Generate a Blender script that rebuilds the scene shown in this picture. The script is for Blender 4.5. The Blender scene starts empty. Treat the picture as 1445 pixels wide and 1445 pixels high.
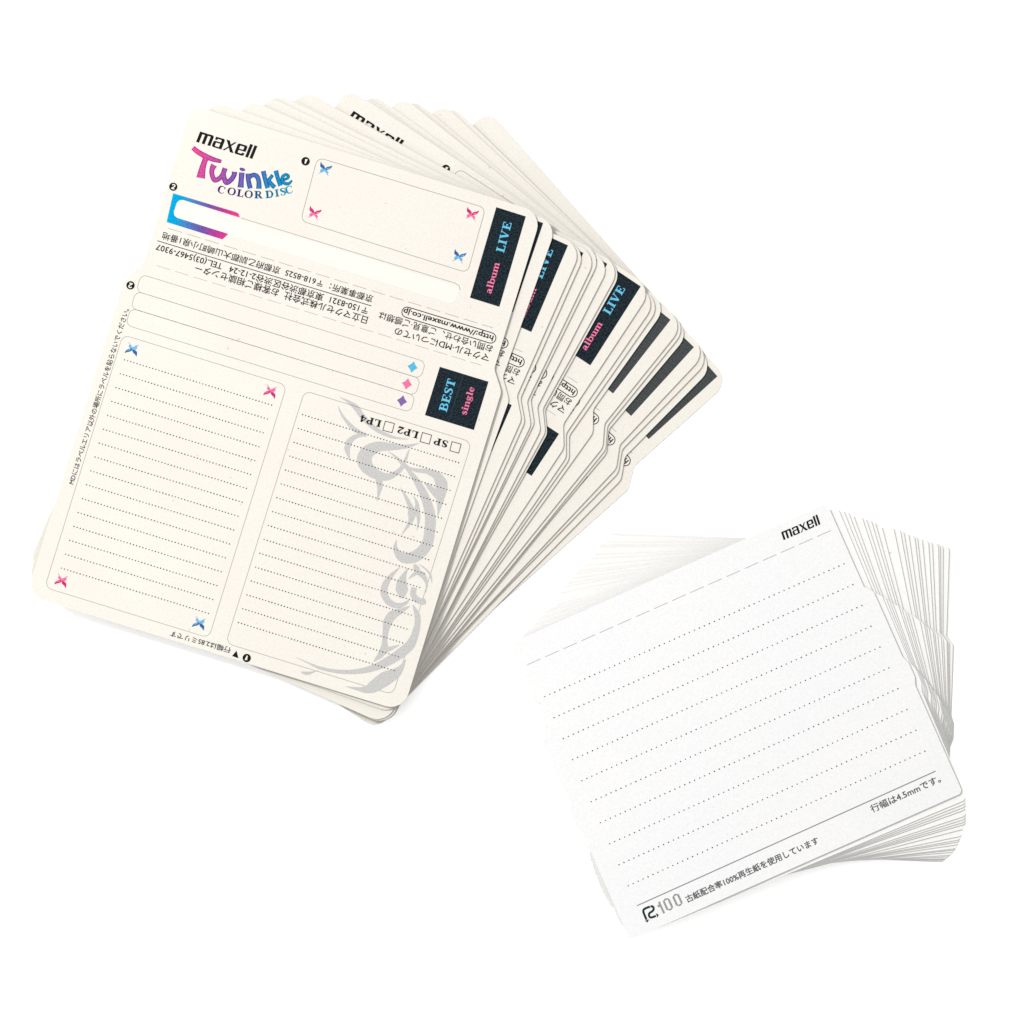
import bpy, math, random
from mathutils import Vector, geometry

# ------------------------------------------------------------------ set-up
# 1 Blender unit = 1 cm.  Two fans of printed paper cards on a white table top.
sc = bpy.context.scene
sc.unit_settings.system = 'METRIC'
sc.unit_settings.scale_length = 0.01
COL = sc.collection

PXCM = 71.0                     # photo pixels per cm on the table
CAM_H = 46.0                    # camera height above the table
FOOT = (790.0, 1230.0)          # photo pixel straight below the camera


def table_xy(px, py):
    return (px - 722.5) / PXCM, (722.5 - py) / PXCM


FX, FY = table_xy(*FOOT)


def at(px, py, z):
    """World x, y of the point seen at photo pixel (px, py) when it lies at height z."""
    x, y = table_xy(px, py)
    k = (CAM_H - z) / CAM_H
    return FX + (x - FX) * k, FY + (y - FY) * k


cam = bpy.data.cameras.new('camera')
cam.sensor_width = 36.0
cam.lens = 36.0 * CAM_H / (1445.0 / PXCM)
cam.shift_x = (722.5 - FOOT[0]) / 1445.0
cam.shift_y = (FOOT[1] - 722.5) / 1445.0
cam.clip_start = 1.0
cam.clip_end = 500.0
camo = bpy.data.objects.new('camera', cam)
camo.location = (FX, FY, CAM_H)
COL.objects.link(camo)
sc.camera = camo

w = bpy.data.worlds.new('World')
sc.world = w
w.use_nodes = True
bg = w.node_tree.nodes['Background']
bg.inputs[0].default_value = (1.0, 0.997, 0.99, 1)
bg.inputs[1].default_value = 1.48


def area(name, loc, aim, size, power, color):
    l = bpy.data.lights.new(name, 'AREA')
    l.shape = 'DISK'
    l.size = size
    l.energy = power
    l.color = color
    o = bpy.data.objects.new(name, l)
    o.location = loc
    o.rotation_euler = (Vector(aim) - Vector(loc)).to_track_quat('-Z', 'Y').to_euler()
    COL.objects.link(o)


area('key_lamp', (-56, 30, 70), (0, 0, 0), 19, 118000, (1.0, 0.99, 0.97))  # key disk lamp shining from the upper left

sc.view_settings.view_transform = 'Standard'
sc.view_settings.look = 'None'
sc.view_settings.exposure = 0.0
sc.view_settings.gamma = 1.0

# ------------------------------------------------------------------ materials


def nmat(name, rough=0.85, spec=0.25):
    m = bpy.data.materials.new(name)
    m.use_nodes = True
    b = m.node_tree.nodes['Principled BSDF']
    b.inputs['Roughness'].default_value = rough
    b.inputs['Specular IOR Level'].default_value = spec
    return m, m.node_tree, b


def paper(name, base, fleck, fleck_amt, tint2, bump=0.02):
    """Recycled card: fine mottling, sparse grey flecks and fibres, a slight tooth."""
    m, nt, b = nmat(name, 0.9, 0.04)
    N, L = nt.nodes, nt.links
    tc = N.new('ShaderNodeTexCoord')
    oi = N.new('ShaderNodeObjectInfo')
    add = N.new('ShaderNodeVectorMath'); add.operation = 'ADD'
    mul = N.new('ShaderNodeMath'); mul.operation = 'MULTIPLY'; mul.inputs[1].default_value = 60
    L.new(oi.outputs['Random'], mul.inputs[0])
    L.new(tc.outputs['Object'], add.inputs[0]); L.new(mul.outputs[0], add.inputs[1])

    def noise(scale, detail=3, rough=0.6):
        n = N.new('ShaderNodeTexNoise')
        n.inputs['Scale'].default_value = scale
        n.inputs['Detail'].default_value = detail
        n.inputs['Roughness'].default_value = rough
        L.new(add.outputs[0], n.inputs['Vector'])
        return n

    def ramp(src, a, ca, bb, cb):
        r = N.new('ShaderNodeValToRGB')
        r.color_ramp.elements[0].position = a; r.color_ramp.elements[0].color = ca
        r.color_ramp.elements[1].position = bb; r.color_ramp.elements[1].color = cb
        L.new(src, r.inputs[0])
        return r
    big = noise(0.45, 2)
    r1 = ramp(big.outputs[0], 0.35, (*base, 1), 0.65, (*tint2, 1))
    fine = noise(26, 4, 0.75)
    r2 = ramp(fine.outputs[0], 0.30, (0.93, 0.93, 0.925, 1), 0.62, (1.03, 1.03, 1.03, 1))
    mx = N.new('ShaderNodeMix'); mx.data_type = 'RGBA'; mx.blend_type = 'MULTIPLY'
    mx.inputs[0].default_value = 1.0
    L.new(r1.outputs[0], mx.inputs[6]); L.new(r2.outputs[0], mx.inputs[7])
    spots = N.new('ShaderNodeTexVoronoi')
    spots.inputs['Scale'].default_value = 2.6
    spots.inputs['Randomness'].default_value = 1.0
    wob = noise(14, 2)
    mixv = N.new('ShaderNodeVectorMath'); mixv.operation = 'MULTIPLY_ADD'
    mixv.inputs[1].default_value = (0.09, 0.09, 0.09)
    L.new(wob.outputs[1], mixv.inputs[0]); L.new(add.outputs[0], mixv.inputs[2])
    L.new(mixv.outputs[0], spots.inputs['Vector'])
    r3 = ramp(spots.outputs['Distance'], 0.03, (fleck_amt,) * 3 + (1,), 0.055, (0, 0, 0, 1))
    mx2 = N.new('ShaderNodeMix'); mx2.data_type = 'RGBA'
    L.new(r3.outputs[0], mx2.inputs[0])
    L.new(mx.outputs[2], mx2.inputs[6]); mx2.inputs[7].default_value = (*fleck, 1)
    L.new(mx2.outputs[2], b.inputs['Base Color'])
    bp = N.new('ShaderNodeBump')
    bp.inputs['Strength'].default_value = 0.25
    bp.inputs['Distance'].default_value = bump * 0.1
    L.new(fine.outputs[0], bp.inputs['Height'])
    L.new(bp.outputs[0], b.inputs['Normal'])
    return m


CREAM = paper('cream_recycled_card', (0.3946, 0.3810, 0.3511), (0.1991, 0.1855, 0.1629), 0.6, (0.3882, 0.3683, 0.3403))
WHITE = paper('white_recycled_card', (0.4169, 0.4161, 0.4135), (0.2681, 0.2681, 0.2681), 0.45, (0.4100, 0.4126, 0.4204))
IVORY = paper('ivory_recycled_card', (0.4470, 0.4450, 0.4360), (0.2800, 0.2800, 0.2712), 0.4, (0.4349, 0.4314, 0.4226))


def flat(name, col, speck=0.0, rough=0.8, spec=0.02, spec_col=None, scale=30):
    m, nt, b = nmat(name, max(rough, .8), min(spec, 0.03))
    b.inputs['Base Color'].default_value = (*col, 1)
    if speck:
        N, L = nt.nodes, nt.links
        tc = N.new('ShaderNodeTexCoord')
        n = N.new('ShaderNodeTexNoise')
        n.inputs['Scale'].default_value = scale
        n.inputs['Detail'].default_value = 3
        n.inputs['Roughness'].default_value = 0.8
        L.new(tc.outputs['Object'], n.inputs['Vector'])
        r = N.new('ShaderNodeValToRGB')
        r.color_ramp.elements[0].position = 0.36
        r.color_ramp.elements[1].position = 0.66
        r.color_ramp.elements[0].color = (*[c * (1 - speck) for c in col], 1)
        hi = spec_col or [min(1, c * (1 + speck)) for c in col]
        r.color_ramp.elements[1].color = (*hi, 1)
        L.new(n.outputs[0], r.inputs[0]); L.new(r.outputs[0], b.inputs['Base Color'])
    return m


EDGE = flat('shaded_board_edge', (0.0368, 0.0276, 0.0166), 0.3, 0.95, 0.1, scale=12)  # brown board core, darkened further to paint in shade lines between cards
EDGEW = flat('cut_white_board_edge', (0.25, 0.25, 0.245), 0.25, 0.95, 0.1, scale=12)
BLACK = flat('black_ink', (0.0055, 0.0055, 0.0055))
TEXTINK = flat('text_ink', (0.0129, 0.0129, 0.0120))
DOTINK = flat('dot_ink', (0.0210, 0.0215, 0.0260))
GREYDOT = flat('grey_dot_ink', (0.0506, 0.0506, 0.0515))
RULE = flat('fine_rule_ink', (0.1748, 0.1656, 0.1426))
DASH = flat('fold_dash_ink', (0.1840, 0.1748, 0.1656))
GREYRULE = flat('grey_rule_ink', (0.1196, 0.1196, 0.1196))
GREYTEXT = flat('grey_text_ink', (0.0506, 0.0524, 0.0524))
GREENBLACK = flat('recycle_mark_ink', (0.0074, 0.0147, 0.0129))
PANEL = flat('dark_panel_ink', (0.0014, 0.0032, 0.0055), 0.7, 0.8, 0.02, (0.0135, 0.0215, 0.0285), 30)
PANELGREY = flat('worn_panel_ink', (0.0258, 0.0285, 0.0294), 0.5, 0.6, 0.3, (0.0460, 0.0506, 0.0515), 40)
PANELLINE = flat('panel_hairline_ink', (0.0184, 0.0294, 0.0368))
SWIRL = flat('grey_ornament_ink', (0.2622, 0.2604, 0.2558), 0.18, 0.8, 0.02, (0.3082, 0.3054, 0.2990), 42)
PALE = flat('pale_stripe_ink', (0.4015, 0.393, 0.367), 0.02)
CYAN = flat('cyan_ink', (0.0644, 0.2484, 0.3588), 0.12)
PINK = flat('pink_ink', (0.3956, 0.0920, 0.1748), 0.12)
BWL = flat('light_blue_wing', (0.0782, 0.2116, 0.3496), 0.3)
BWD = flat('deep_blue_wing', (0.0129, 0.0644, 0.1656), 0.4)
PWL = flat('light_pink_wing', (0.3864, 0.0782, 0.1748), 0.2)
PWD = flat('deep_pink_wing', (0.2760, 0.0138, 0.0782), 0.4)
DBLUE = flat('blue_diamond_ink', (0.0460, 0.2208, 0.3312), 0.25)
DPINK = flat('pink_diamond_ink', (0.3956, 0.0828, 0.1518), 0.25)
DPURP = flat('purple_diamond_ink', (0.1058, 0.0598, 0.1840), 0.25)


def gradient(name, x0, x1, stops):
    m, nt, b = nmat(name, 0.8, 0.02)
    N, L = nt.nodes, nt.links
    tc = N.new('ShaderNodeTexCoord')
    sx = N.new('ShaderNodeSeparateXYZ')
    mr = N.new('ShaderNodeMapRange')
    mr.inputs['From Min'].default_value = x0
    mr.inputs['From Max'].default_value = x1
    r = N.new('ShaderNodeValToRGB')
    L.new(tc.outputs['Object'], sx.inputs[0]); L.new(sx.outputs['X'], mr.inputs['Value'])
    L.new(mr.outputs[0], r.inputs[0])
    e = r.color_ramp.elements
    e[0].position, e[0].color = stops[0][0], (*stops[0][1], 1)
    e[1].position, e[1].color = stops[-1][0], (*stops[-1][1], 1)
    for p, c in stops[1:-1]:
        k = e.new(p); k.color = (*c, 1)
    n = N.new('ShaderNodeTexNoise'); n.inputs['Scale'].default_value = 30; n.inputs['Detail'].default_value = 3
    L.new(tc.outputs['Object'], n.inputs['Vector'])
    r2 = N.new('ShaderNodeValToRGB')
    r2.color_ramp.elements[0].position = .3; r2.color_ramp.elements[0].color = (.7, .7, .7, 1)
    r2.color_ramp.elements[1].position = .65; r2.color_ramp.elements[1].color = (1.15, 1.15, 1.15, 1)
    L.new(n.outputs[0], r2.inputs[0])
    mx = N.new('ShaderNodeMix'); mx.data_type = 'RGBA'; mx.blend_type = 'MULTIPLY'; mx.inputs[0].default_value = 1
    L.new(r.outputs[0], mx.inputs[6]); L.new(r2.outputs[0], mx.inputs[7])
    L.new(mx.outputs[2], b.inputs['Base Color'])
    return m


# ------------------------------------------------------------------ table
def link(name, me, parent=None):
    o = bpy.data.objects.new(name, me)
    COL.objects.link(o)
    if parent is not None:
        o.parent = parent
    return o


def mesh(name, verts, faces, mats, idx=None):
    me = bpy.data.meshes.new(name)
    me.from_pydata(verts, [], faces)
    for m in mats:
        me.materials.append(m)
    if idx:
        for p, i in zip(me.polygons, idx):
            p.material_index = i
    me.update()
    return me


TABLE = flat('white_table_laminate', (0.96, 0.96, 0.96))
tb = link('tabletop', mesh('tabletop', [(-150, -150, 0), (150, -150, 0), (150, 150, 0), (-150, 150, 0)],
                           [(0, 1, 2, 3)], [TABLE]))
tb['kind'] = 'structure'

# ------------------------------------------------------------------ card shapes
U = 0.1 / 7.24                  # local drawing unit (one photo pixel on a top card) in cm


def arc_round(pts, rad, seg=6):
    """Round each corner i of a closed polygon by rad[i]."""
    out = []
    n = len(pts)
    for i in range(n):
        p = Vector(pts[i]); a = Vector(pts[i - 1]); b = Vector(pts[(i + 1) % n])
        r = rad[i] if isinstance(rad, (list, tuple)) else rad
        if r <= 0:
            out.append(tuple(p)); continue
        da = (a - p).normalized(); db = (b - p).normalized()
        ang = da.angle(db)
        t = min(r / math.tan(ang / 2), (a - p).length * .49, (b - p).length * .49)
        s, e = p + da * t, p + db * t
        for k in range(seg + 1):
            q = k / seg
            out.append(tuple((1 - q) ** 2 * s + 2 * q * (1 - q) * p + q * q * e) if ang < 1.0 else
                       tuple(bez_arc(s, p, e, q)))
    return out


def bez_arc(s, p, e, q):
    # rational quadratic: a true circular arc for the corner s-p-e
    half = (s - p).angle(e - p) / 2
    wt = math.sin(half)
    d = (1 - q) ** 2 + 2 * q * (1 - q) * wt + q * q
    return ((1 - q) ** 2 * s + 2 * q * (1 - q) * wt * p + q * q * e) / d


def outline_cream(top):
    """Cream card: narrow upper part `top` long, stepped shoulders, wide lower part 503 long."""
    s, t = top, top + 503
    pts = [(0, 0), (524, 0), (524, s), (543.5, s + 28), (543.5, t), (-16, t), (-16, s + 38), (4, s)]
    pts[0] = (2, 0)
    return arc_round(pts, [19, 26, 14, 18, 26, 26, 34, 30])


def outline_white():
    pts = [(-8, 0), (486, 0), (486, 130), (495.8, 142), (495.8, 243), (500.2, 254), (500.2, 276), (495.8, 288),
           (495.8, 454), (-20.3, 454), (-20.3, 288), (-24.7, 276), (-24.7, 254), (-20.3, 243), (-20.3, 146), (-8, 133)]
    return arc_round(pts, [9, 8, 5, 7, 8, 8, 8, 8, 7, 7, 8, 8, 8, 8, 7, 5], 4)


def sheet_mesh(name, outl, th, face_mat, edge_mat, bevel=0.0022):
    """A cut sheet with a hair of rounding on both rims; local z from 0 to th."""
    n = len(outl)
    P = [Vector((u * U, -v * U)) for u, v in outl]
    inner = []
    for i in range(n):
        t = (P[(i + 1) % n] - P[i - 1]).normalized()
        nrm = Vector((-t.y, t.x))
        inner.append(P[i] - nrm * bevel)
    # keep the inset on the inside whatever the winding
    area2 = sum(P[i - 1].x * P[i].y - P[i].x * P[i - 1].y for i in range(n))
    sgn = 1 if area2 < 0 else -1
    inner = [P[i] + (inner[i] - P[i]) * (1 if sgn > 0 else -1) for i in range(n)]
    vs = [(p.x, p.y, 0) for p in inner] + [(p.x, p.y, bevel) for p in P] + \
         [(p.x, p.y, th - bevel) for p in P] + [(p.x, p.y, th) for p in inner]
    fs, ix = [], []
    for k in range(3):
        for i in range(n):
            j = (i + 1) % n
            f = (k * n + i, k * n + j, (k + 1) * n + j, (k + 1) * n + i)
            fs.append(f if area2 > 0 else f[::-1]); ix.append(1 if k < 2 else 0)
    tri = geometry.tessellate_polygon([[Vector((p.x, p.y, 0)) for p in inner]])
    for t in tri:
        a, b, c = t
        cr = (inner[b] - inner[a]).cross(inner[c] - inner[a])
        if cr < 0:
            a, b, c = a, c, b
        fs.append((3 * n + a, 3 * n + b, 3 * n + c)); ix.append(0)
        fs.append((c, b, a)); ix.append(0)
    return mesh(name, vs, fs, [face_mat, edge_mat], ix)


# ------------------------------------------------------------------ printing
LIFT = 0.0011                   # ink layers stand 11 microns apart
random.seed(7)


class Ink:
    """Collects flat printed shapes in drawing units of one card (u right, v down)."""

    def __init__(s, layer=1):
        s.v, s.f, s.m, s.mats = [], [], [], []
        s.z = LIFT * layer
        s.dz = 0.0

    def mi(s, mat):
        if mat not in s.mats:
            s.mats.append(mat)
        return s.mats.index(mat)

    def poly(s, pts, mat, holes=()):
        s.dz += 0.00002
        loops = [[Vector((a, b, 0)) for a, b in pts]] + [[Vector((a, b, 0)) for a, b in h] for h in holes]
        allp = [p for lp in loops for p in lp]
        base = len(s.v)
        s.v += [(p.x * U, -p.y * U, s.z + s.dz) for p in allp]
        k = s.mi(mat)
        for a, b, c in geometry.tessellate_polygon(loops):
            cr = (allp[b] - allp[a]).cross(allp[c] - allp[a]).z
            s.f.append((base + a, base + b, base + c) if cr < 0 else (base + a, base + c, base + b))
            s.m.append(k)

    def stroke(s, pts, wd, mat, smooth=False, closed=False, seg=5):
        s.dz += 0.00002
        if not isinstance(wd, (list, tuple)):
            wd = [wd] * len(pts)
        P = [Vector(p) for p in pts]; W = list(wd)
        if smooth:
            Q, R = [], []
            n = len(P)
            rng = range(n if closed else n - 1)
            for i in rng:
                p0 = P[i - 1] if (i > 0 or closed) else P[0]
                p1 = P[i]; p2 = P[(i + 1) % n]
                p3 = P[(i + 2) % n] if (closed or i + 2 < n) else P[-1]
                for k in range(seg):
                    t = k / seg
                    q = 0.5 * ((2 * p1) + (p2 - p0) * t + (2 * p0 - 5 * p1 + 4 * p2 - p3) * t * t
                               + (3 * p1 - p0 - 3 * p2 + p3) * t ** 3)
                    Q.append(q); R.append(W[i] * (1 - t) + W[(i + 1) % n] * t)
            if not closed:
                Q.append(P[-1]); R.append(W[-1])
            P, W = Q, R
        n = len(P)
        base = len(s.v)
        for i in range(n):
            if closed:
                t = P[(i + 1) % n] - P[i - 1]
            else:
                t = P[min(i + 1, n - 1)] - P[max(i - 1, 0)]
            t.normalize()
            nr = Vector((-t.y, t.x))
            k = 1.0
            if 0 < i < n - 1 or closed:
                d = (P[i] - P[i - 1]).normalized()
                k = 1 / max(0.5, abs(d.cross(nr)) if False else abs(Vector((-d.y, d.x)).dot(nr)))
            for q in (P[i] + nr * W[i] * .5 * k, P[i] - nr * W[i] * .5 * k):
                s.v.append((q.x * U, -q.y * U, s.z + s.dz))
        k = s.mi(mat)
        for i in range(n if closed else n - 1):
            j = (i + 1) % n
            s.f.append((base + 2 * i, base + 2 * j, base + 2 * j + 1, base + 2 * i + 1)); s.m.append(k)

    def disc(s, c, r, mat, ry=None, n=14):
        ry = ry or r
        s.poly([(c[0] + r * math.cos(6.2832 * i / n), c[1] + ry * math.sin(6.2832 * i / n)) for i in range(n)], mat)

    def dots(s, a, b, pitch, r, mat, n=7):
        s.dz += 0.00002
        a, b = Vector(a), Vector(b)
        cnt = int(round((b - a).length / pitch))
        k = s.mi(mat)
        for i in range(cnt + 1):
            c = a.lerp(b, i / cnt)
            rr = r * random.uniform(.9, 1.1)
            base = len(s.v)
            s.v += [((c.x + rr * math.cos(-6.2832 * j / n)) * U, -(c.y + rr * math.sin(-6.2832 * j / n)) * U, s.z + s.dz)
                    for j in range(n)]
            s.f.append(tuple(range(base, base + n))); s.m.append(k)

    def box_line(s, u0, v0, u1, v1, r, wd, mat, skew=0):
        pts = arc_round([(u0, v0), (u1, v0), (u1 + skew, v1), (u0 + skew, v1)], r, 5)
        s.stroke(pts, wd, mat, closed=True)

    def dashed(s, a, b, dash, gap, wd, mat):
        a, b = Vector(a), Vector(b)
        d = (b - a).normalized(); L_ = (b - a).length; t = 0
        while t < L_ - 2:
            s.stroke([tuple(a + d * t), tuple(a + d * min(t + dash, L_))], wd, mat)
            t += dash + gap

    def text(s, body, start, end, height, mat, bold=0.0):
        """Sans text from start to end (baseline), glyph body `height` tall."""
        cu = bpy.data.curves.new('text', 'FONT')
        cu.body = body; cu.size = 1.0; cu.resolution_u = 2
        ob = bpy.data.objects.new('text', cu)
        COL.objects.link(ob)
        dg = bpy.context.evaluated_depsgraph_get()
        me = bpy.data.meshes.new_from_object(ob.evaluated_get(dg))
        xs = [v.co.x for v in me.vertices]
        x0, x1 = min(xs), max(xs)
        S, E = Vector(start), Vector(end)
        d = (E - S).normalized(); up = Vector((d.y, -d.x))     # v points down
        sx = (E - S).length / (x1 - x0)
        k = s.mi(mat)
        for ox, oy in [(-bold, -bold), (bold, bold), (bold, -bold), (-bold, bold)] if bold else [(0, 0)]:
            s.dz += 0.00002
            base = len(s.v)
            for v in me.vertices:
                q = S + d * ((v.co.x - x0 + ox) * sx) + up * ((v.co.y + oy) * height)
                s.v.append((q.x * U, -q.y * U, s.z + s.dz))
            for p in me.polygons:
                s.f.append(tuple(base + i for i in p.vertices)); s.m.append(k)
        bpy.data.objects.remove(ob); bpy.data.curves.remove(cu); bpy.data.meshes.remove(me)

    def serif(s, body, start, end, height, mat, heavy=1.0, gap=0.06):
        """Slab-serif text drawn from strokes; cap height = height."""
        wtot = sum(GLYPH[c][0] for c in body) + gap * (len(body) - 1)
        S, E = Vector(start), Vector(end)
        d = (E - S).normalized(); up = Vector((d.y, -d.x))
        sx = (E - S).length / wtot
        x = 0
        for c in body:
            wd, strokes = GLYPH[c]
            for pts, ws, smooth, closed in strokes:
                q = [tuple(S + d * ((x + a) * sx) + up * (b * height)) for a, b in pts]
                sc_ = (sx + height) / 2
                if not isinstance(ws, (list, tuple)):
                    ws = [ws] * len(q)
                s.stroke(q, [k * sc_ * (heavy if k > .1 else (1 + heavy) / 2) for k in ws], mat, smooth, closed, 4)
            x += wd + gap

    def mesh(s, name):
        me = mesh(name, s.v, s.f, s.mats, s.m)
        # ink always faces up
        return me


def ln(x0, y0, x1, y1, wd):
    return ([(x0, y0), (x1, y1)], wd, False, False)


def cv(pts, ws, closed=False):
    return (pts, ws, True, closed)


GLYPH = {
    'I': (.42, [ln(.21, 0, .21, 1, .2), ln(.02, .04, .4, .04, .08), ln(.02, .96, .4, .96, .08)]),
    'L': (.68, [ln(.22, 0, .22, 1, .2), ln(.04, .04, .64, .04, .08), ln(.04, .96, .42, .96, .08), ln(.62, 0, .62, .32, .08)]),
    'V': (.80, [ln(.14, .97, .42, 0, .2), ln(.66, .97, .42, .04, .08), ln(0, .96, .34, .96, .08), ln(.52, .96, .80, .96, .08)]),
    'E': (.72, [ln(.22, 0, .22, 1, .2), ln(.04, .04, .66, .04, .08), ln(.04, .96, .64, .96, .08), ln(.62, .7, .62, 1, .08),
                ln(.65, 0, .65, .3, .08), ln(.22, .5, .5, .5, .08), ln(.48, .36, .48, .64, .07)]),
    'B': (.74, [ln(.22, 0, .22, 1, .2), ln(.04, .04, .4, .04, .08), ln(.04, .96, .4, .96, .08),
                cv([(.3, .96), (.5, .94), (.59, .75), (.5, .55), (.3, .53)], [.07, .1, .18, .1, .07]),
                cv([(.3, .53), (.54, .5), (.66, .27), (.54, .06), (.3, .04)], [.07, .1, .19, .1, .07])]),
    'S': (.60, [cv([(.5, .74), (.44, .92), (.28, .96), (.13, .8), (.2, .62), (.42, .44), (.5, .24), (.38, .06), (.2, .04), (.08, .24)],
                   [.06, .07, .09, .15, .18, .18, .15, .09, .07, .06]), ln(.5, .7, .5, .99, .06), ln(.08, .01, .08, .3, .06)]),
    'T': (.74, [ln(.37, 0, .37, 1, .2), ln(.18, .04, .56, .04, .08), ln(.04, .96, .7, .96, .08), ln(.07, .7, .07, 1, .08),
                ln(.67, .7, .67, 1, .08)]),
    'P': (.68, [ln(.22, 0, .22, 1, .2), ln(.04, .04, .42, .04, .08), ln(.04, .96, .4, .96, .08),
                cv([(.3, .96), (.5, .94), (.6, .72), (.5, .49), (.3, .46)], [.07, .1, .19, .1, .07])]),
    'C': (.72, [cv([(.62, .72), (.52, .91), (.35, .96), (.16, .8), (.11, .5), (.16, .2), (.35, .04), (.52, .08), (.65, .28)],
                   [.05, .06, .08, .15, .2, .15, .08, .06, .04]), ln(.63, .66, .63, .98, .05)]),
    'O': (.82, [cv([(.41, .97), (.18, .82), (.11, .5), (.18, .18), (.41, .03), (.64, .18), (.71, .5), (.64, .82)],
                   [.06, .13, .2, .13, .06, .13, .2, .13], True)]),
    'R': (.82, [ln(.22, 0, .22, 1, .2), ln(.04, .04, .42, .04, .08), ln(.04, .96, .4, .96, .08),
                cv([(.3, .96), (.5, .94), (.58, .74), (.5, .52), (.3, .5)], [.07, .1, .18, .1, .07]),
                ln(.42, .5, .68, .03, .18), ln(.6, .04, .82, .04, .08)]),
    'D': (.80, [ln(.22, 0, .22, 1, .2), ln(.04, .04, .36, .04, .08), ln(.04, .96, .36, .96, .08),
                cv([(.3, .96), (.56, .88), (.69, .5), (.56, .12), (.3, .04)], [.07, .12, .2, .12, .07])]),
    'a': (.60, [cv([(.1, .5), (.16, .61), (.28, .63), (.4, .5), (.4, .2), (.44, .05), (.56, .05)], [.1, .07, .07, .17, .17, .1, .06]),
                cv([(.4, .37), (.2, .3), (.12, .15), (.22, .03), (.4, .14)], [.06, .12, .15, .08, .06])]),
    'l': (.36, [ln(.18, 0, .18, 1, .18), ln(.02, .04, .34, .04, .08), ln(.04, .96, .18, .96, .08)]),
    'b': (.62, [ln(.16, 0, .16, 1, .17), ln(.02, .96, .16, .96, .08),
                cv([(.2, .48), (.36, .62), (.52, .5), (.53, .2), (.38, .03), (.2, .1)], [.06, .08, .16, .16, .08, .06])]),
    'u': (.66, [ln(.16, .14, .16, .64, .17), ln(.02, .6, .16, .6, .08), cv([(.16, .2), (.24, .05), (.36, .04), (.48, .18)], [.14, .1, .07, .06]),
                ln(.5, 0, .5, .64, .17), ln(.36, .6, .5, .6, .08), ln(.5, .04, .64, .04, .08)]),
    'm': (.98, [ln(.16, 0, .16, .64, .17), ln(.02, .6, .16, .6, .08), ln(.03, .04, .29, .04, .08), ln(.49, 0, .49, .5, .17),
                ln(.37, .04, .61, .04, .08), ln(.82, 0, .82, .5, .17), ln(.70, .04, .95, .04, .08),
                cv([(.2, .46), (.34, .62), (.46, .6), (.49, .46)], [.05, .08, .13, .16]),
                cv([(.53, .46), (.67, .62), (.79, .6), (.82, .46)], [.05, .08, .13, .16])]),
    'n': (.66, [ln(.16, 0, .16, .64, .17), ln(.02, .6, .16, .6, .08), ln(.03, .04, .29, .04, .08), ln(.5, 0, .5, .5, .17),
                ln(.38, .04, .64, .04, .08), cv([(.2, .46), (.34, .62), (.47, .6), (.5, .46)], [.05, .08, .13, .16])]),
    'i': (.36, [ln(.18, 0, .18, .64, .17), ln(.03, .04, .34, .04, .08), ln(.04, .6, .18, .6, .08), ln(.09, .88, .27, .88, .17)]),
    's': (.50, [cv([(.4, .5), (.34, .62), (.2, .63), (.12, .5), (.22, .38), (.36, .3), (.4, .16), (.28, .03), (.16, .03), (.08, .18)],
                   [.06, .07, .09, .13, .15, .15, .13, .09, .07, .06])]),
    'g': (.60, [cv([(.26, .64), (.12, .54), (.12, .36), (.26, .26), (.4, .36), (.4, .54)], [.07, .12, .13, .07, .13, .12], True),
                ln(.38, .58, .56, .62, .09),
                cv([(.18, .26), (.12, .16), (.26, .09), (.46, .04), (.46, -.14), (.26, -.24), (.08, -.14), (.14, .04)],
                   [.06, .1, .13, .13, .08, .07, .08, .06])]),
    'e': (.56, [cv([(.14, .34), (.44, .36), (.44, .52), (.3, .63), (.15, .54), (.11, .3), (.2, .07), (.34, .03), (.5, .14)],
                   [.06, .06, .14, .08, .13, .17, .12, .08, .05])]),
    '2': (.62, [cv([(.1, .7), (.16, .9), (.32, .96), (.48, .82), (.44, .6), (.26, .34), (.08, .12)], [.12, .08, .07, .16, .16, .08, .06]),
                ln(.06, .08, .54, .08, .16), ln(.54, .04, .56, .28, .06)]),
    '4': (.62, [ln(.42, .98, .05, .3, .07), ln(.03, .28, .6, .28, .09), ln(.42, 0, .42, 1, .17), ln(.28, .04, .56, .04, .07)]),
}

# ---- conversion from photo pixels to the drawing units of the two top cards
ANG_A = math.radians(17.1)
ORG_A = (262.0 + 1.2, 148.0 - 3.8)      # upper left corner of the top cream card
ANG_R = math.radians(-23.9)
ORG_R = (722.0 + 6.0 * .405, 900.0 + 6.0 * .914)


def conv(px, py, org, ang):
    dx, dy = px - org[0], py - org[1]
    return dx * math.cos(ang) + dy * math.sin(ang), -dx * math.sin(ang) + dy * math.cos(ang)


def A(px, py):
    return conv(px, py, ORG_A, ANG_A)


def R(px, py):
    return conv(px, py, ORG_R, ANG_R)


def zoom(f, ox, oy, s):
    return lambda x, y: f(ox + x / s, oy + y / s)


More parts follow.
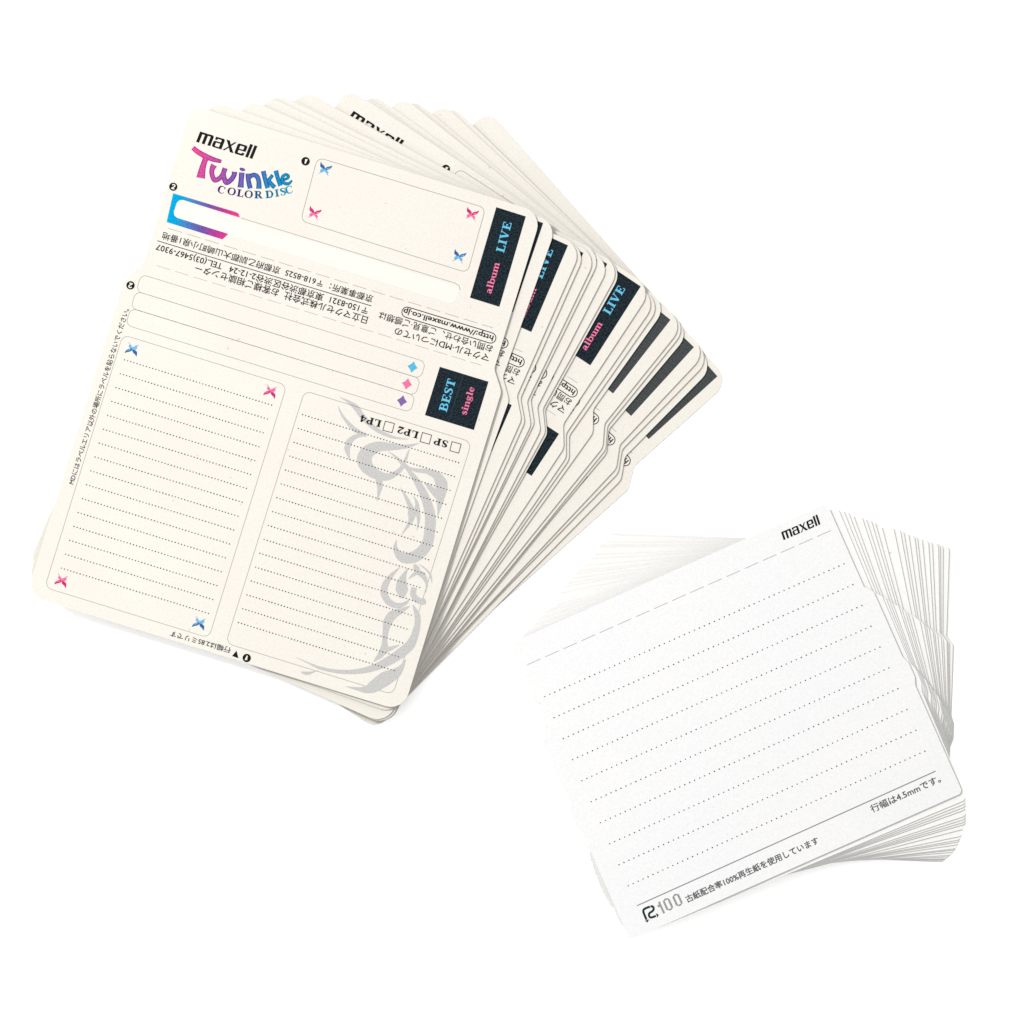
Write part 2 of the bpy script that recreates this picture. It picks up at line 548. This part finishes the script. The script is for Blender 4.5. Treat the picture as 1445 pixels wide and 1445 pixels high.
def brand(ink, f_org, f_end, xh, mat):
    """The squarish bold 'maxell' word; f_org, f_end = ends of its baseline, xh = x-height."""
    S, E = Vector(f_org), Vector(f_end)
    d = (E - S).normalized(); up = Vector((d.y, -d.x))
    k = (E - S).length / 750.0
    sl = 0.085 * xh

    def q(x, y):
        p = S + d * (x * k + sl * y) + up * (y * xh)
        return (p.x, p.y)

    def rc(x0, y0, x1, y1, r=0):
        ink.poly([q(x0, y0), q(x1, y0), q(x1, y1), q(x0, y1)], mat)
    # m
    ink.poly([q(0, 0), q(40, 0), q(40, .82), q(74, .82), q(74, 0), q(114, 0), q(114, .82), q(150, .82), q(150, 0),
              q(190, 0), q(190, .88), q(176, 1), q(112, 1), q(104, .96), q(96, 1), q(0, 1)], mat)
    # a
    ink.poly([q(214, .98), q(322, .98), q(338, .87), q(338, 0), q(222, 0), q(206, .1), q(206, .48), q(220, .6),
              q(298, .6), q(298, .82), q(246, .82), q(246, .70), q(214, .70)], mat,
             [[q(243, .14), q(298, .14), q(298, .46), q(243, .46)]])
    # x
    ink.poly([q(352, 0), q(378, 0), q(418, .36), q(452, 0), q(500, 0), q(440, .56), q(488, 1), q(464, 1), q(426, .68),
              q(398, 1), q(352, 1), q(408, .46)], mat)
    # e
    ink.poly([q(524, 0), q(616, 0), q(632, .1), q(632, .28), q(598, .28), q(598, .17), q(546, .17), q(546, .42), q(638, .42),
              q(638, .88), q(624, 1), q(524, 1), q(508, .9), q(508, .1)], mat,
             [[q(546, .55), q(600, .55), q(600, .83), q(546, .83)]])
    rc(655, 0, 694, 1.24); rc(713, 0, 752, 1.24)


def butterfly(ink, f, cx, cy, light, deep, flip=1):
    """cx, cy in photo pixels; f converts to drawing units."""
    s = 14.45

    def q(x, y):
        return f(cx + flip * (x - 750) / s, cy + flip * (y - 595) / s)

    def pl(pts, m):
        ink.poly([q(*p) for p in pts], m)
    pl([(760, 600), (700, 562), (672, 520), (700, 492), (722, 500), (748, 540), (775, 560)], light)
    pl([(740, 590), (770, 545), (812, 528), (850, 535), (855, 560), (835, 590), (790, 612)], light)
    pl([(752, 598), (738, 574), (690, 578), (640, 600), (612, 630), (598, 668), (650, 648), (700, 640), (738, 618)], deep)
    pl([(748, 600), (786, 600), (820, 618), (848, 645), (850, 690), (833, 748), (812, 700), (778, 672), (756, 640)], deep)
    pl([(690, 588), (650, 606), (640, 622), (690, 616), (728, 600)], light)
    ink.stroke([q(675, 445), q(700, 480), q(740, 550)], [.5, .9, 1.0], light, True)
    ink.stroke([q(888, 508), q(840, 518), q(780, 552)], [.5, .9, 1.0], light, True)


def numeral_disc(ink, c, r, ang, n):
    """Solid round mark with the numeral n left out in paper colour."""
    ink.disc(c, r, BLACK, n=20)
    ca, sa = math.cos(ang), math.sin(ang)

    def q(x, y):
        return (c[0] + r * (x * ca - y * sa), c[1] + r * (x * sa + y * ca))
    if n == 1:
        ink.stroke([q(-.22, -.32), q(.08, -.52), q(.04, .55)], [r * .2, r * .28, r * .28], PALE)
    else:
        ink.stroke([q(-.36, -.3), q(-.1, -.55), q(.28, -.42), q(.26, -.1), q(-.3, .42)], r * .25, PALE, True)
        ink.stroke([q(-.36, .46), q(.4, .46)], r * .26, PALE)


# ------------------------------------------------------------------ artwork of the cream card
def art_cream():
    """Returns {part name: [(mesh, label)]} in drawing units of a tall cream card."""
    art = {}
    z1 = zoom(A, 200, 120, 4.817)
    zt = zoom(A, 260, 170, 9.03)
    z4 = zoom(A, 420, 380, 4.817)
    z7 = zoom(A, 660, 280, 7.225)

    def put(name, ink, label=None):
        art.setdefault(name, []).append((ink.mesh(name), label))

    i = Ink(); brand(i, zt(112, 248), zt(832, 467), 143 / 9.03, BLACK)
    put('brand_name', i, 'bold black word maxell')

    # Twinkle
    x0 = zt(60, 330)[0] * U; x1 = zt(1345, 745)[0] * U
    G = gradient('pink_to_blue_ink', x0, x1, [(0, (0.3680, 0.0322, 0.1334)), (.25, (0.2300, 0.0368, 0.1564)), (.45, (0.1012, 0.0442, 0.1932)),
                                              (.62, (0.0386, 0.0644, 0.2024)), (.8, (0.0074, 0.1104, 0.2484)), (1, (0.0000, 0.1380, 0.2392))])
    GD = gradient('pink_to_blue_rim_ink', x0, x1, [(0, (0.2760, 0.0092, 0.0920)), (.3, (0.1472, 0.0092, 0.1104)), (.5, (0.0276, 0.0092, 0.1104)),
                                                   (.75, (0.0037, 0.0460, 0.1472)), (1, (0.0000, 0.0828, 0.1564))])
    i = Ink()
    k = 1 / 9.03
    segs = [
        ([(72, 322), (130, 372), (220, 425), (330, 472), (438, 500)], [52, 58, 62, 55, 34]),
        ([(250, 430), (222, 500), (195, 590), (172, 712)], [80, 62, 74, 106]),
        ([(345, 545), (318, 600), (318, 670), (352, 738), (420, 710), (462, 650), (486, 585)], [74, 58, 52, 56, 52, 52, 60]),
        ([(470, 600), (468, 690), (500, 766), (560, 735), (598, 680), (606, 632)], [46, 52, 62, 56, 54, 62]),
        ([(700, 642), (692, 740), (684, 834)], [62, 56, 72]),
        ([(780, 655), (784, 740), (808, 846)], [56, 52, 54]),
        ([(792, 712), (840, 674), (892, 690), (918, 760), (918, 850)], [34, 48, 54, 52, 62]),
        ([(975, 622), (998, 730), (1032, 842)], [54, 46, 52]),
        ([(1096, 672), (1062, 716), (1028, 752)], [34, 38, 40]),
        ([(1040, 742), (1078, 790), (1122, 834)], [44, 48, 52]),
        ([(1136, 616), (1160, 710), (1196, 812)], [50, 46, 50]),
        ([(1225, 738), (1280, 718), (1296, 690), (1268, 668), (1228, 690), (1218, 738), (1246, 778), (1300, 784), (1344, 742)],
         [22, 28, 34, 30, 36, 38, 36, 32, 14]),
    ]
    for pts, ws in segs:
        i.stroke([zt(*p) for p in pts], [(a + 9) * k for a in ws], GD, True)
    i.disc(zt(706, 602), 38 * k, GD, 21 * k)
    i.z += LIFT * .5
    for pts, ws in segs:
        i.stroke([zt(*p) for p in pts], [max(3, a - 15) * k for a in ws], G, True)
    i.disc(zt(706, 602), 29 * k, G, 12 * k)
    put('product_name', i, 'word Twinkle in pink to blue lettering')
    GD2 = gradient('violet_to_teal_ink', x0, x1, [(0, (.05, .005, .04)), (.35, (.03, .004, .05)), (.6, (.008, .008, .06)),
                                                  (.8, (.0, .06, .12)), (1, (.0, .13, .22))])
    i = Ink()
    for n_, (ch, x, y, h, a) in enumerate([('C', 440, 862, 86, 19), ('O', 570, 884, 84, 14), ('L', 680, 906, 82, 10), ('O', 788, 920, 84, 5),
                           ('R', 912, 926, 84, 1), ('D', 1052, 920, 84, -5), ('I', 1150, 904, 82, -8), ('S', 1226, 886, 84, -11),
                           ('C', 1306, 862, 88, -17)]):
        if n_ == 5:
            put('caption_word', i, 'small word COLOR on a curve'); i = Ink()
        h *= 1.12
        wd = GLYPH[ch][0] * h * 1.45
        a = math.radians(a)
        dx, dy = math.cos(a), math.sin(a)
        ux, uy = math.sin(a), -math.cos(a)
        bx, by = x - ux * h / 2 - dx * wd / 2, y - uy * h / 2 - dy * wd / 2
        i.serif(ch, zt(bx, by), zt(bx + dx * wd, by + dy * wd), h * k, GD2, 1.2)
    put('caption_word', i, 'small word DISC on a curve')

    # slanted colour bracket with the pale strip
    i = Ink()
    i.poly([A(246, 281), A(646, 403), A(646, 410), A(640, 425), A(634, 427), A(241, 306)], PALE)
    put('title_strip', i)
    b0, b1 = z1(150, 900)[0] * U, z1(640, 900)[0] * U
    GB = gradient('cyan_to_magenta_ink', b0, b1, [(0, (0.0000, 0.1840, 0.3404)), (.12, (0.0000, 0.1656, 0.3128)), (.35, (0.0368, 0.0782, 0.2208)),
                                                  (.55, (0.0736, 0.0386, 0.1748)), (.75, (0.2116, 0.0202, 0.1288)), (1, (0.3956, 0.0184, 0.1104))])
    i = Ink(2)
    i.poly([z1(*p) for p in [(193, 725), (618, 853), (638, 862), (650, 890), (630, 886), (262, 771), (238, 772), (219, 788),
                             (207, 820), (197, 852), (201, 878), (222, 894), (570, 1003), (530, 1041), (148, 922)]], GB)
    put('colour_bracket', i, 'slanted bracket fading from cyan to magenta')
    i = Ink(); i.stroke([A(336, 305.5), A(640, 398), A(646, 402), A(647.5, 408)], .8, RULE)
    put('strip_rule', i)

    # title box
    tl, tr, br, bl = A(445, 219.5), A(683.5, 291.3), A(658, 383.5), A(421, 309.5)
    i = Ink(); i.stroke(arc_round([tl, tr, br, bl], 9, 5), .85, RULE, closed=True)
    put('title_box', i)
    for cx, cy, l, d in [(455.6, 236, BWL, BWD), (440.5, 298.5, PWL, PWD), (664, 300, PWL, PWD), (646, 360, BWL, BWD)]:
        i = Ink(); butterfly(i, A, cx, cy, l, d, -1)
        put('butterfly_mark', i)
    for (cx, cy), r, n, inv in [((428, 225), 6.1, 1, 0), ((240.2, 261.3), 5.9, 2, 0), ((179.6, 401.4), 6.0, 2, 1), ((344.8, 930.6), 6.0, 1, 1)]:
        i = Ink(); numeral_disc(i, A(cx, cy), r, math.pi if inv else 0, n)
        put('numbered_disc', i)

    # dark panels
    def panel(pts, nm):
        i = Ink(); i.poly([A(*p) for p in pts], PANEL)
        put(nm, i)
    panel([(698.8, 290.1), (740.7, 303.3), (703.2, 431.8), (661.4, 418.8)], 'album_live_panel')
    panel([(618.7, 517), (687.8, 538.2), (667, 606.9), (597.5, 585.7)], 'best_single_panel')
    i = Ink(2)
    i.stroke([A(651.8, 528.4), A(631.2, 595.2)], .7, PANELLINE)
    put('best_single_panel_rule', i)
    i = Ink(3); i.serif('LIVE', z7(357, 548), z7(440, 236), 84 / 7.225, CYAN, 1.1, .04); put('live_word', i)
    i = Ink(3); i.serif('album', z7(226, 970), z7(317, 650), 68 / 7.225, PINK, 1.1, .0); put('album_word', i)
    zb = zoom(A, 560, 540, 7.225)
    i = Ink(3); i.serif('BEST', zb(492, 304), A(641.6, 536), 84 / 7.225, CYAN, 1.1, .03); put('best_word', i)
    i = Ink(3); i.serif('single', zb(692, 337), zb(782, 48), 66 / 7.225, PINK, 1.1, .0); put('single_word', i)

    # address block, upside down
    i = Ink()
    i.text('京都事業所：〒618-8525  京都府乙訓郡大山崎町小泉1番地', (A(524.5, 417.2)), A(226, 326), 11.6, TEXTINK, .012)
    i.stroke([A(521.5, 430.6), A(217.6, 338)], 1.1, TEXTINK)
    i.text('〒150-8321  東京都渋谷区渋谷2-12-24   TEL.(03)5467-9307', A(517.5, 433.9), A(217.5, 342.6), 12.0, TEXTINK, .014)
    i.text('日立マクセル株式会社  お客様ご相談センター', A(517, 446.8), A(273, 371.8), 12.6, TEXTINK, .012)
    put('address_text', i)
    i = Ink()
    i.text('マクセル·MDについての', A(690, 500.6), A(556, 461.5), 12.6, TEXTINK, .012)
    i.text('お問い合わせ、ご意見·ご感想は', A(694.5, 488), A(533.5, 439), 11.8, TEXTINK, .012)
    put('contact_text', i)
    i = Ink()
    i.text('http://www.maxell.co.jp', A(695.2, 473.2), A(568, 434.6), 11.0, TEXTINK, .022)
    c0, c1 = Vector(A(572.2, 439.6)), Vector(A(690.9, 476.0))
    d = (c1 - c0).normalized(); nn = Vector((-d.y, d.x)); rr = 7.4
    pts = []
    for t in range(11):
        a = -math.pi / 2 + math.pi * t / 10
        pts.append(tuple(c1 + (d * math.cos(a) + nn * math.sin(a)) * rr))
    for t in range(11):
        a = math.pi / 2 + math.pi * t / 10
        pts.append(tuple(c0 + (d * math.cos(a) + nn * math.sin(a)) * rr))
    i.stroke(pts, 1.25, BLACK, closed=True)
    put('web_address_pill', i)
    i = Ink(); i.dashed(A(233.2, 320.3), A(694, 461.6), 20.3, 7.1, .75, DASH); put('fold_dashes', i)
    i = Ink(); i.dashed(A(216.6, 373.3), A(678, 515), 20.3, 7.1, .6, DASH); put('fold_dashes', i)

    # ruled body, in drawing units measured from the same corner
    o = A(262, 148)

    def q(u, v):
        return (u + o[0], v + o[1])
    for v0, v1 in [(247, 272), (272, 297.2), (297.2, 322.1)]:
        i = Ink()
        a, b = q(5.6, v0), q(428.3, v1)
        i.box_line(a[0], a[1], b[0], b[1], 8.5, .75, RULE)
        put('writing_bar', i)
    for (cx, cy), m in [((580.3, 517.3), DBLUE), ((572.3, 541.4), DPINK), ((565.3, 565.6), DPURP)]:
        i = Ink()
        c = Vector((cx, cy))
        P = [Vector((1.6, -8.1)), Vector((7.0, 1.6)), Vector((-2.0, 8.2)), Vector((-7.6, -1.4))]
        out = []
        for n in range(4):
            a, b = P[n], P[(n + 1) % 4]
            m_ = (a + b) / 2 * .86
            out += [A(*(c + a)), A(*(c + m_))]
        i.poly(out, m)
        put('diamond_mark', i)
    for u0, u1 in [(6, 249.5), (276, 524)]:
        i = Ink()
        a, b = q(u0, 336.8), q(u1, 712.2)
        i.box_line(a[0], a[1], b[0], b[1], 10, .75, RULE, -1.2 if u0 > 100 else 0)
        put('note_box', i)
    for cx, cy, l, d in [(182, 492.5, BWL, BWD), (378.3, 552.5, PWL, PWD), (82, 821.2, PWL, PWD), (277.5, 881.5, BWL, BWD)]:
        i = Ink(3); butterfly(i, A, cx, cy, l, d, 1)
        put('butterfly_mark', i)
    for kx in range(16):
        v = 370.1 + kx * 20.6
        i = Ink(3); i.dots(q(18.8 + kx * .1, v), q(237.2 + kx * .1, v), 4.63, .93, DOTINK); put('dotted_line', i)
        i = Ink(3); i.dots(q(283.2, v), q(515 - kx * .05, v + .2), 4.63, .93, DOTINK); put('dotted_line', i)
    zs = zoom(A, 460, 540, 7.225)
    for cor in [[(1272, 602), (1365, 628), (1340, 720), (1248, 695)], [(968, 508), (1062, 536), (1038, 628), (944, 602)],
                [(588, 392), (681, 417), (656, 511), (562, 485)]]:
        i = Ink(3); i.stroke([zs(*p) for p in cor], .95, TEXTINK, closed=True); put('tick_box', i)
    for t, a, b in [('SP', (1240, 600), (1098, 560)), ('LP2', (938, 505), (722, 443)), ('LP4', (556, 389), (338, 327))]:
        i = Ink(3); i.serif(t, zs(*a), zs(*b), 70 / 7.225, BLACK, 1.25, .05); put('mode_text', i)
    i = Ink()
    zl = zoom(A, 220, 860, 9.03)
    i.text('行幅は2.85ミリです', zl(928, 512), zl(158, 292), 9.4, TEXTINK, .014)
    put('line_width_text', i)
    i = Ink(); i.poly([zl(938, 612), zl(996, 543), zl(1021, 641)], BLACK)
    put('pointer_triangle', i)
    i = Ink(); i.text('MDにはラベルエリア以外の場所にラベルを貼らないでください。', A(98.6, 684.6), A(177.4, 435.6), 9.2, TEXTINK, .014)
    put('side_note_text', i)

    # grey ornament
    i = Ink()
    s1 = zs
    s2 = zoom(A, 500, 680, 7.225)
    s3 = zoom(A, 400, 840, 7.225)
    for f, pts in [
        (s1, [(120, 147, 2), (200, 188, 26), (285, 250, 58), (345, 335, 56), (420, 415, 50), (520, 493, 44), (640, 548, 30), (740, 570, 18), (832, 577, 2)]),
        (s1, [(100, 230, 2), (138, 320, 22), (205, 410, 36), (290, 490, 48), (395, 540, 34)]),
        (s1, [(395, 538, 10), (290, 548, 44), (222, 600, 62), (198, 670, 62), (208, 735, 34), (224, 792, 2)]),
        (s1, [(942, 617, 2), (800, 652, 40), (650, 655, 74), (510, 655, 108), (405, 710, 140), (372, 790, 155), (405, 870, 132), (490, 935, 105), (600, 965, 74), (690, 930, 56), (758, 868, 44), (800, 775, 28), (832, 680, 8)]),
        (s1, [(618, 703, 3), (700, 762, 24), (775, 838, 44), (850, 900, 46)]),
        (s1, [(520, 985, 70), (532, 1060, 58), (522, 1130, 34), (500, 1218, 2)]),
        (s1, [(780, 855, 16), (900, 895, 38), (1010, 908, 48), (1110, 950, 84), (1160, 1030, 128), (1160, 1110, 116), (1150, 1200, 74), (1138, 1290, 36), (1124, 1372, 2)]),
        (s1, [(985, 1022, 2), (1040, 1070, 50), (1100, 1130, 70), (1140, 1180, 60)]),
        (s1, [(800, 870, 22), (880, 965, 56), (950, 1080, 78), (1005, 1200, 92), (1040, 1320, 106), (1050, 1430, 112), (1040, 1540, 110), (1020, 1640, 112), (960, 1730, 116), (870, 1790, 120), (770, 1795, 100), (712, 1740, 66), (690, 1680, 38), (703, 1610, 3)]),
        (s2, [(450, 60, 2), (510, 160, 32), (552, 250, 52), (570, 330, 84), (560, 400, 52), (520, 470, 28), (463, 547, 2)]),
        (s2, [(588, 148, 3), (622, 220, 34), (625, 300, 60), (640, 390, 34), (622, 505, 2)]),
        (s2, [(452, 876, 3), (365, 960, 42), (298, 1060, 68), (288, 1150, 74), (335, 1235, 68), (425, 1275, 56), (505, 1248, 38), (545, 1212, 4)]),
        (s2, [(532, 888, 6), (492, 960, 46), (468, 1040, 106), (468, 1110, 130), (462, 1165, 80), (440, 1190, 6)]),
        (s2, [(536, 1002, 3), (580, 962, 30), (625, 935, 50), (675, 955, 62), (712, 1010, 40), (724, 1070, 22), (712, 1146, 2)]),
        (s2, [(598, 850, 24), (618, 895, 66), (640, 925, 40)]),
        (s2, [(645, 848, 6), (720, 905, 18), (765, 970, 22), (776, 1045, 3)]),
        (s2, [(596, 1088, 56), (585, 1160, 62), (632, 1218, 62), (690, 1232, 70), (716, 1232, 40)]),
        (s3, [(1276, 120, 3), (1190, 168, 52), (1095, 215, 96), (1045, 290, 92), (1025, 380, 60), (1015, 480, 52), (1010, 560, 84), (965, 630, 60), (896, 694, 2)]),
        (s3, [(1030, 570, 60), (1090, 552, 40), (1168, 518, 2)]),
        (s3, [(1305, 110, 10), (1350, 220, 62), (1350, 320, 62), (1325, 420, 74), (1275, 520, 98), (1180, 605, 104), (1050, 688, 92), (920, 748, 72), (780, 786, 54), (620, 798, 44), (470, 784, 36), (340, 752, 30), (220, 700, 14), (104, 648, 2)]),
        (s3, [(160, 800, 18), (225, 812, 38), (290, 795, 14), (340, 780, 3)]),
        (s3, [(1232, 668, 2), (1190, 745, 50), (1130, 810, 104), (1020, 868, 150), (905, 945, 128), (830, 978, 76), (740, 972, 36), (612, 945, 2)]),
    ]:
        i.stroke([f(a, b) for a, b, _ in pts], [c / 7.225 for _, _, c in pts], SWIRL, True)
    put('scroll_ornament', i, 'grey flourish of curling leaves down the right column')
    return art


ART = art_cream()
STUFF = ('dotted_line', 'fold_dashes')
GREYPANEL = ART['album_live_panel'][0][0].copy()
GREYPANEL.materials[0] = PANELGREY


def attach(card, name, th, only=None, dx=0.0, dy=0.0):
    for j, (me, lab) in enumerate(ART[name]):
        if only is not None and j not in only:
            continue
        o = link(name, me, card)
        o.location = (dx, dy, th)
        if name in STUFF:
            o['kind'] = 'stuff'
        if lab:
            o['label'] = lab


# ------------------------------------------------------------------ cards of the cream fan
TH = 0.025
PITCH = 0.0300
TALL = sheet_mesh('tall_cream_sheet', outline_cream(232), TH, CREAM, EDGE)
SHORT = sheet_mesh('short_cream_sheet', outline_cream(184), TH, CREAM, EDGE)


def place(o, ref_px, ref_uv, ang_deg, z):
    """Stand the card at height z with its drawing point ref_uv seen at photo pixel ref_px."""
    a = -math.radians(ang_deg)
    x, y = at(*ref_px, z + TH)
    lx, ly = ref_uv[0] * U, -ref_uv[1] * U
    o.location = (x - (lx * math.cos(a) - ly * math.sin(a)), y - (lx * math.sin(a) + ly * math.cos(a)), z)
    o.rotation_euler = (0, 0, a)


# (shoulder pixel, angle, kind), from the lowest card to the topmost
FAN = [
    ((895, 658), 48.4, 'short', 'lowest cream card, its bare right edge outermost beside the white table'),
    ((881.8, 644.4), 44.6, 'short', 'second lowest cream card, thin sliver just inside the outermost one'),
    ((877.7, 634.4), 44.3, 'short', 'third lowest cream card, thin sliver right of the lowest full dark stripe'),
    ((874.4, 627.8), 43.2, 'short', 'fourth lowest cream card, dark grey stripe and margin showing'),
    ((859, 606), 40.0, 'short', 'cream card as a sliver just left of the second grey stripe from below'),
    ((857, 601), 39.0, 'short', 'cream card, hair-thin sliver hugging the upper grey striped card'),
    ((852.8, 597.9), 38.8, 'short', 'cream card with the uppermost grey stripe, beside the pill with one letter'),
    ((837, 577.5), 35.6, 'short', 'blank looking cream card with a high shoulder, above the first grey stripe'),
    ((803, 615), 35.0, 'tall', 'cream card, thin sliver at the foot of the blank white wedge'),
    ((798.6, 611.8), 34.4, 'tall', 'cream card peeking right of the fully shown LIVE album panel'),
    ((794.7, 598.6), 33.4, 'tall', 'cream card whose whole LIVE album panel and cut-off maxell word show mid fan'),
    ((769, 578.6), 29.1, 'tall', 'cream card edge tight against the left of the mid fan LIVE panel'),
    ((766, 576.6), 28.9, 'tall', 'cream card sliver, second left of the mid fan LIVE panel'),
    ((758, 574.2), 27.1, 'tall', 'cream card sliver, third left of the mid fan LIVE panel'),
    ((748.7, 564.2), 26.2, 'tall', 'cream card sliver, fourth left of the mid fan LIVE panel'),
    ((743.7, 566.4), 25.7, 'tall', 'cream card sliver, second right of the half covered LIVE panel'),
    ((734.3, 562), 24.1, 'tall', 'cream card sliver, first right of the half covered LIVE panel'),
    ((729.3, 558.7), 23.8, 'tall', 'cream card third from top, its LIVE panel showing but album half covered'),
    ((709.5, 532), 19.6, 'tall', 'cream card second from top, a thin black stripe of its panel showing'),
]
GROUP_L = 'cream printed cards fanned in the left stack'
cards = []
z = 0.002
for n, (px, ang, kind, lab) in enumerate(FAN):
    o = link('index_card', TALL if kind == 'tall' else SHORT)
    place(o, px, (524, 232 if kind == 'tall' else 184), ang, z)
    o['label'] = lab; o['category'] = 'card'; o['group'] = GROUP_L
    # the printing sits a little differently on each card
    du = {0: 3.5, 3: 2.5, 6: 1.5, 9: 1, 10: 5, 17: 1}.get(n, 1.5) * U
    dp = min(du, 3 * U)
    dv = (5 if kind == 'tall' else 3) * U
    if kind == 'tall':
        for nm in ('album_live_panel', 'live_word', 'album_word', 'best_single_panel'):
            attach(o, nm, TH, None, du, dv)
        for nm in ('web_address_pill', 'contact_text', 'fold_dashes'):
            attach(o, nm, TH, None, dp, dv)
        if n == 10:
            for nm in ('brand_name', 'title_box'):
                attach(o, nm, TH, None, 2 * U, 9.5 * U)
            attach(o, 'numbered_disc', TH, (0,), 2 * U, 9 * U)
    else:
        if n == 3:
            attach(o, 'best_single_panel', TH, None, du - 2 * U, dv)
        attach(o, 'web_address_pill', TH, None, dp, dv)
        attach(o, 'fold_dashes', TH, None, dp, dv)
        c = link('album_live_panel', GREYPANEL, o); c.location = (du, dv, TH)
    cards.append(o)
    z += PITCH
# the top card is slightly warped: its upper end rests, its lower end stands clear
z += 0.006
topc = link('index_card', TALL)
TILT = math.radians(0.22)
place(topc, (697.2, 521), (524, 232.5), 17.1, z + 0.02)
topc.location.z = z + 0.003
topc.rotation_euler = (-TILT, 0, topc.rotation_euler.z)
topc['label'] = 'topmost cream card, fully shown, with logo, LIVE album panel and dotted lines'
topc['category'] = 'card'; topc['group'] = GROUP_L
for nm in ART:
    attach(topc, nm, TH)
ZTOP_L = z

# ------------------------------------------------------------------ cards of the white fan
WSHEET = sheet_mesh('white_sheet', outline_white(), TH, IVORY, EDGEW)
WTOP = sheet_mesh('white_top_sheet', outline_white(), TH, WHITE, EDGEW)
GROUP_R = 'white lined cards fanned in the right stack'
tops = [(1343.6, 771.5), (1339.5, 770), (1330.6, 767), (1326.6, 766), (1324, 765), (1315.2, 762.5), (1309.8, 760.5), (1301, 757),
        (1294, 754.5), (1290, 753), (1281.4, 749), (1274.5, 746), (1269.5, 744), (1260.2, 741), (1242.5, 736), (1233.6, 732),
        (1228, 730), (1221, 728), (1215, 725.5), (1202, 721), (1195.6, 719), (1189, 717), (1181.7, 715)]


def ang_of(x):
    K = [(1172, -23.9), (1242, -14.6), (1260, -11.7), (1301, -5.0), (1343.6, 2.5)]
    for (a, p), (b, q) in zip(K, K[1:]):
        if x <= b:
            return p + (q - p) * (x - a) / (b - a)
    return K[-1][1]


ORD = ['lowest', 'second lowest', 'third lowest', 'fourth lowest', 'fifth lowest', 'sixth lowest', 'seventh lowest',
       'eighth lowest', 'ninth lowest', 'tenth lowest', 'eleventh lowest', 'middle, twelfth from below', 'twelfth from the top',
       'eleventh from the top', 'tenth from the top', 'ninth from the top', 'eighth from the top', 'seventh from the top',
       'sixth from the top', 'fifth from the top', 'fourth from the top', 'third from the top', 'second from the top']
dash_w = Ink(); dash_w.dashed(R(744, 938.3), R(1180.5, 745.2), 21, 7.1, .8, DASH)
dash_me = dash_w.mesh('fold_dashes')
PITCHW = 0.0278
z = 0.002
for n, (x, y) in enumerate(tops):
    o = link('lined_card', WSHEET)
    place(o, (x, y), (486, 0), ang_of(x), z)
    o['label'] = 'white card in the right fan, ' + ORD[n] + \
        (', dash mark by its corner' if n == 13 else ', only its edges showing')
    o['category'] = 'card'; o['group'] = GROUP_R
    if n in (13, 14):
        c = link('fold_dashes', dash_me, o); c.location = (0, 0, TH); c['kind'] = 'stuff'
    z += PITCHW
z += 0.015
wt = link('lined_card', WTOP)
place(wt, ORG_R, (0, 0), -23.9, z)
wt['label'] = 'topmost white card of the right fan, fully shown with ten dotted lines'
wt['category'] = 'card'; wt['group'] = GROUP_R


def print_on(name, ink, lab=None, many=False):
    c = link(name, ink.mesh(name), wt); c.location = (0, 0, TH)
    if many:
        c['kind'] = 'stuff'
    if lab:
        c['label'] = lab


c = link('fold_dashes', dash_me, wt); c.location = (0, 0, TH); c['kind'] = 'stuff'
z5 = zoom(R, 1080, 680, 4.817)
i = Ink(); brand(i, z5(133, 393), z5(384, 285), 57 / 4.817, BLACK); print_on('brand_name', i, 'small bold black word maxell')
for k in range(10):
    i = Ink(); i.dots(R(769 + 13.15 * k, 983.3 + 29.8 * k), R(1193 + 12.75 * k, 795.2 + 29.5 * k), 7.67, 1.05, GREYDOT)
    print_on('dotted_line', i, None, True)
i = Ink(); i.stroke([R(899.7, 1279.8), R(1323, 1089)], 1.5, GREYRULE); print_on('footer_rule', i)
i = Ink(); i.text('行幅は4.5mmです。', R(1233.5, 1147.5), R(1331, 1103.5), 12.4, GREYTEXT, .018); print_on('line_width_text', i)
i = Ink(); i.text('古紙配合率100%再生紙を使用しています', R(971, 1275), R(1158, 1190.5), 11.4, GREYTEXT, .022)
print_on('recycled_paper_text', i)
zr = zoom(R, 890, 1240, 14.45)
i = Ink()
i.stroke([zr(*p) for p in [(405, 594), (330, 622), (278, 655), (272, 705), (300, 780), (335, 862)]], 46 / 14.45, GREENBLACK, True)
i.stroke([zr(*p) for p in [(415, 590), (462, 592), (482, 640), (452, 690), (400, 722), (384, 768), (408, 812), (455, 812), (528, 782)]],
         44 / 14.45, GREENBLACK, True)
i.poly([zr(300, 886), zr(388, 850), zr(360, 918)], GREENBLACK)
i.poly([zr(520, 726), zr(586, 760), zr(562, 822)], GREENBLACK)
print_on('recycling_mark', i, 'black arrow bent into a letter R')
i = Ink()
cs, sn = math.cos(math.radians(-24.5)), math.sin(math.radians(-24.5))
for cx, cy, dg in [(640, 614, 1), (775, 547, 0), (970, 457, 0)]:
    i = Ink()
    H_, W_ = 262, 150
    for r_ in range(15):
        y = (r_ + .5) / 15
        if dg == 1:
            bars = [(.38, .66)]
            if .62 < y < .80:
                bars = [(.12, .66)]
        elif y < .08 or y > .92:
            bars = [(.28, .72)]
        elif y < .16 or y > .84:
            bars = [(.1, .9)]
        else:
            bars = [(0, .28), (.72, 1)]
        for a, b in bars:
            pa = ((a - .5) * W_, (.5 - y) * H_); pb = ((b - .5) * W_, (.5 - y) * H_)
            q = [zr(cx + p[0] * cs - p[1] * sn, cy + p[0] * sn + p[1] * cs) for p in (pa, pb)]
            i.stroke(q, 10.5 / 14.45, GREENBLACK)
    print_on('striped_digit', i, 'digit %d drawn in fine stripes' % dg)
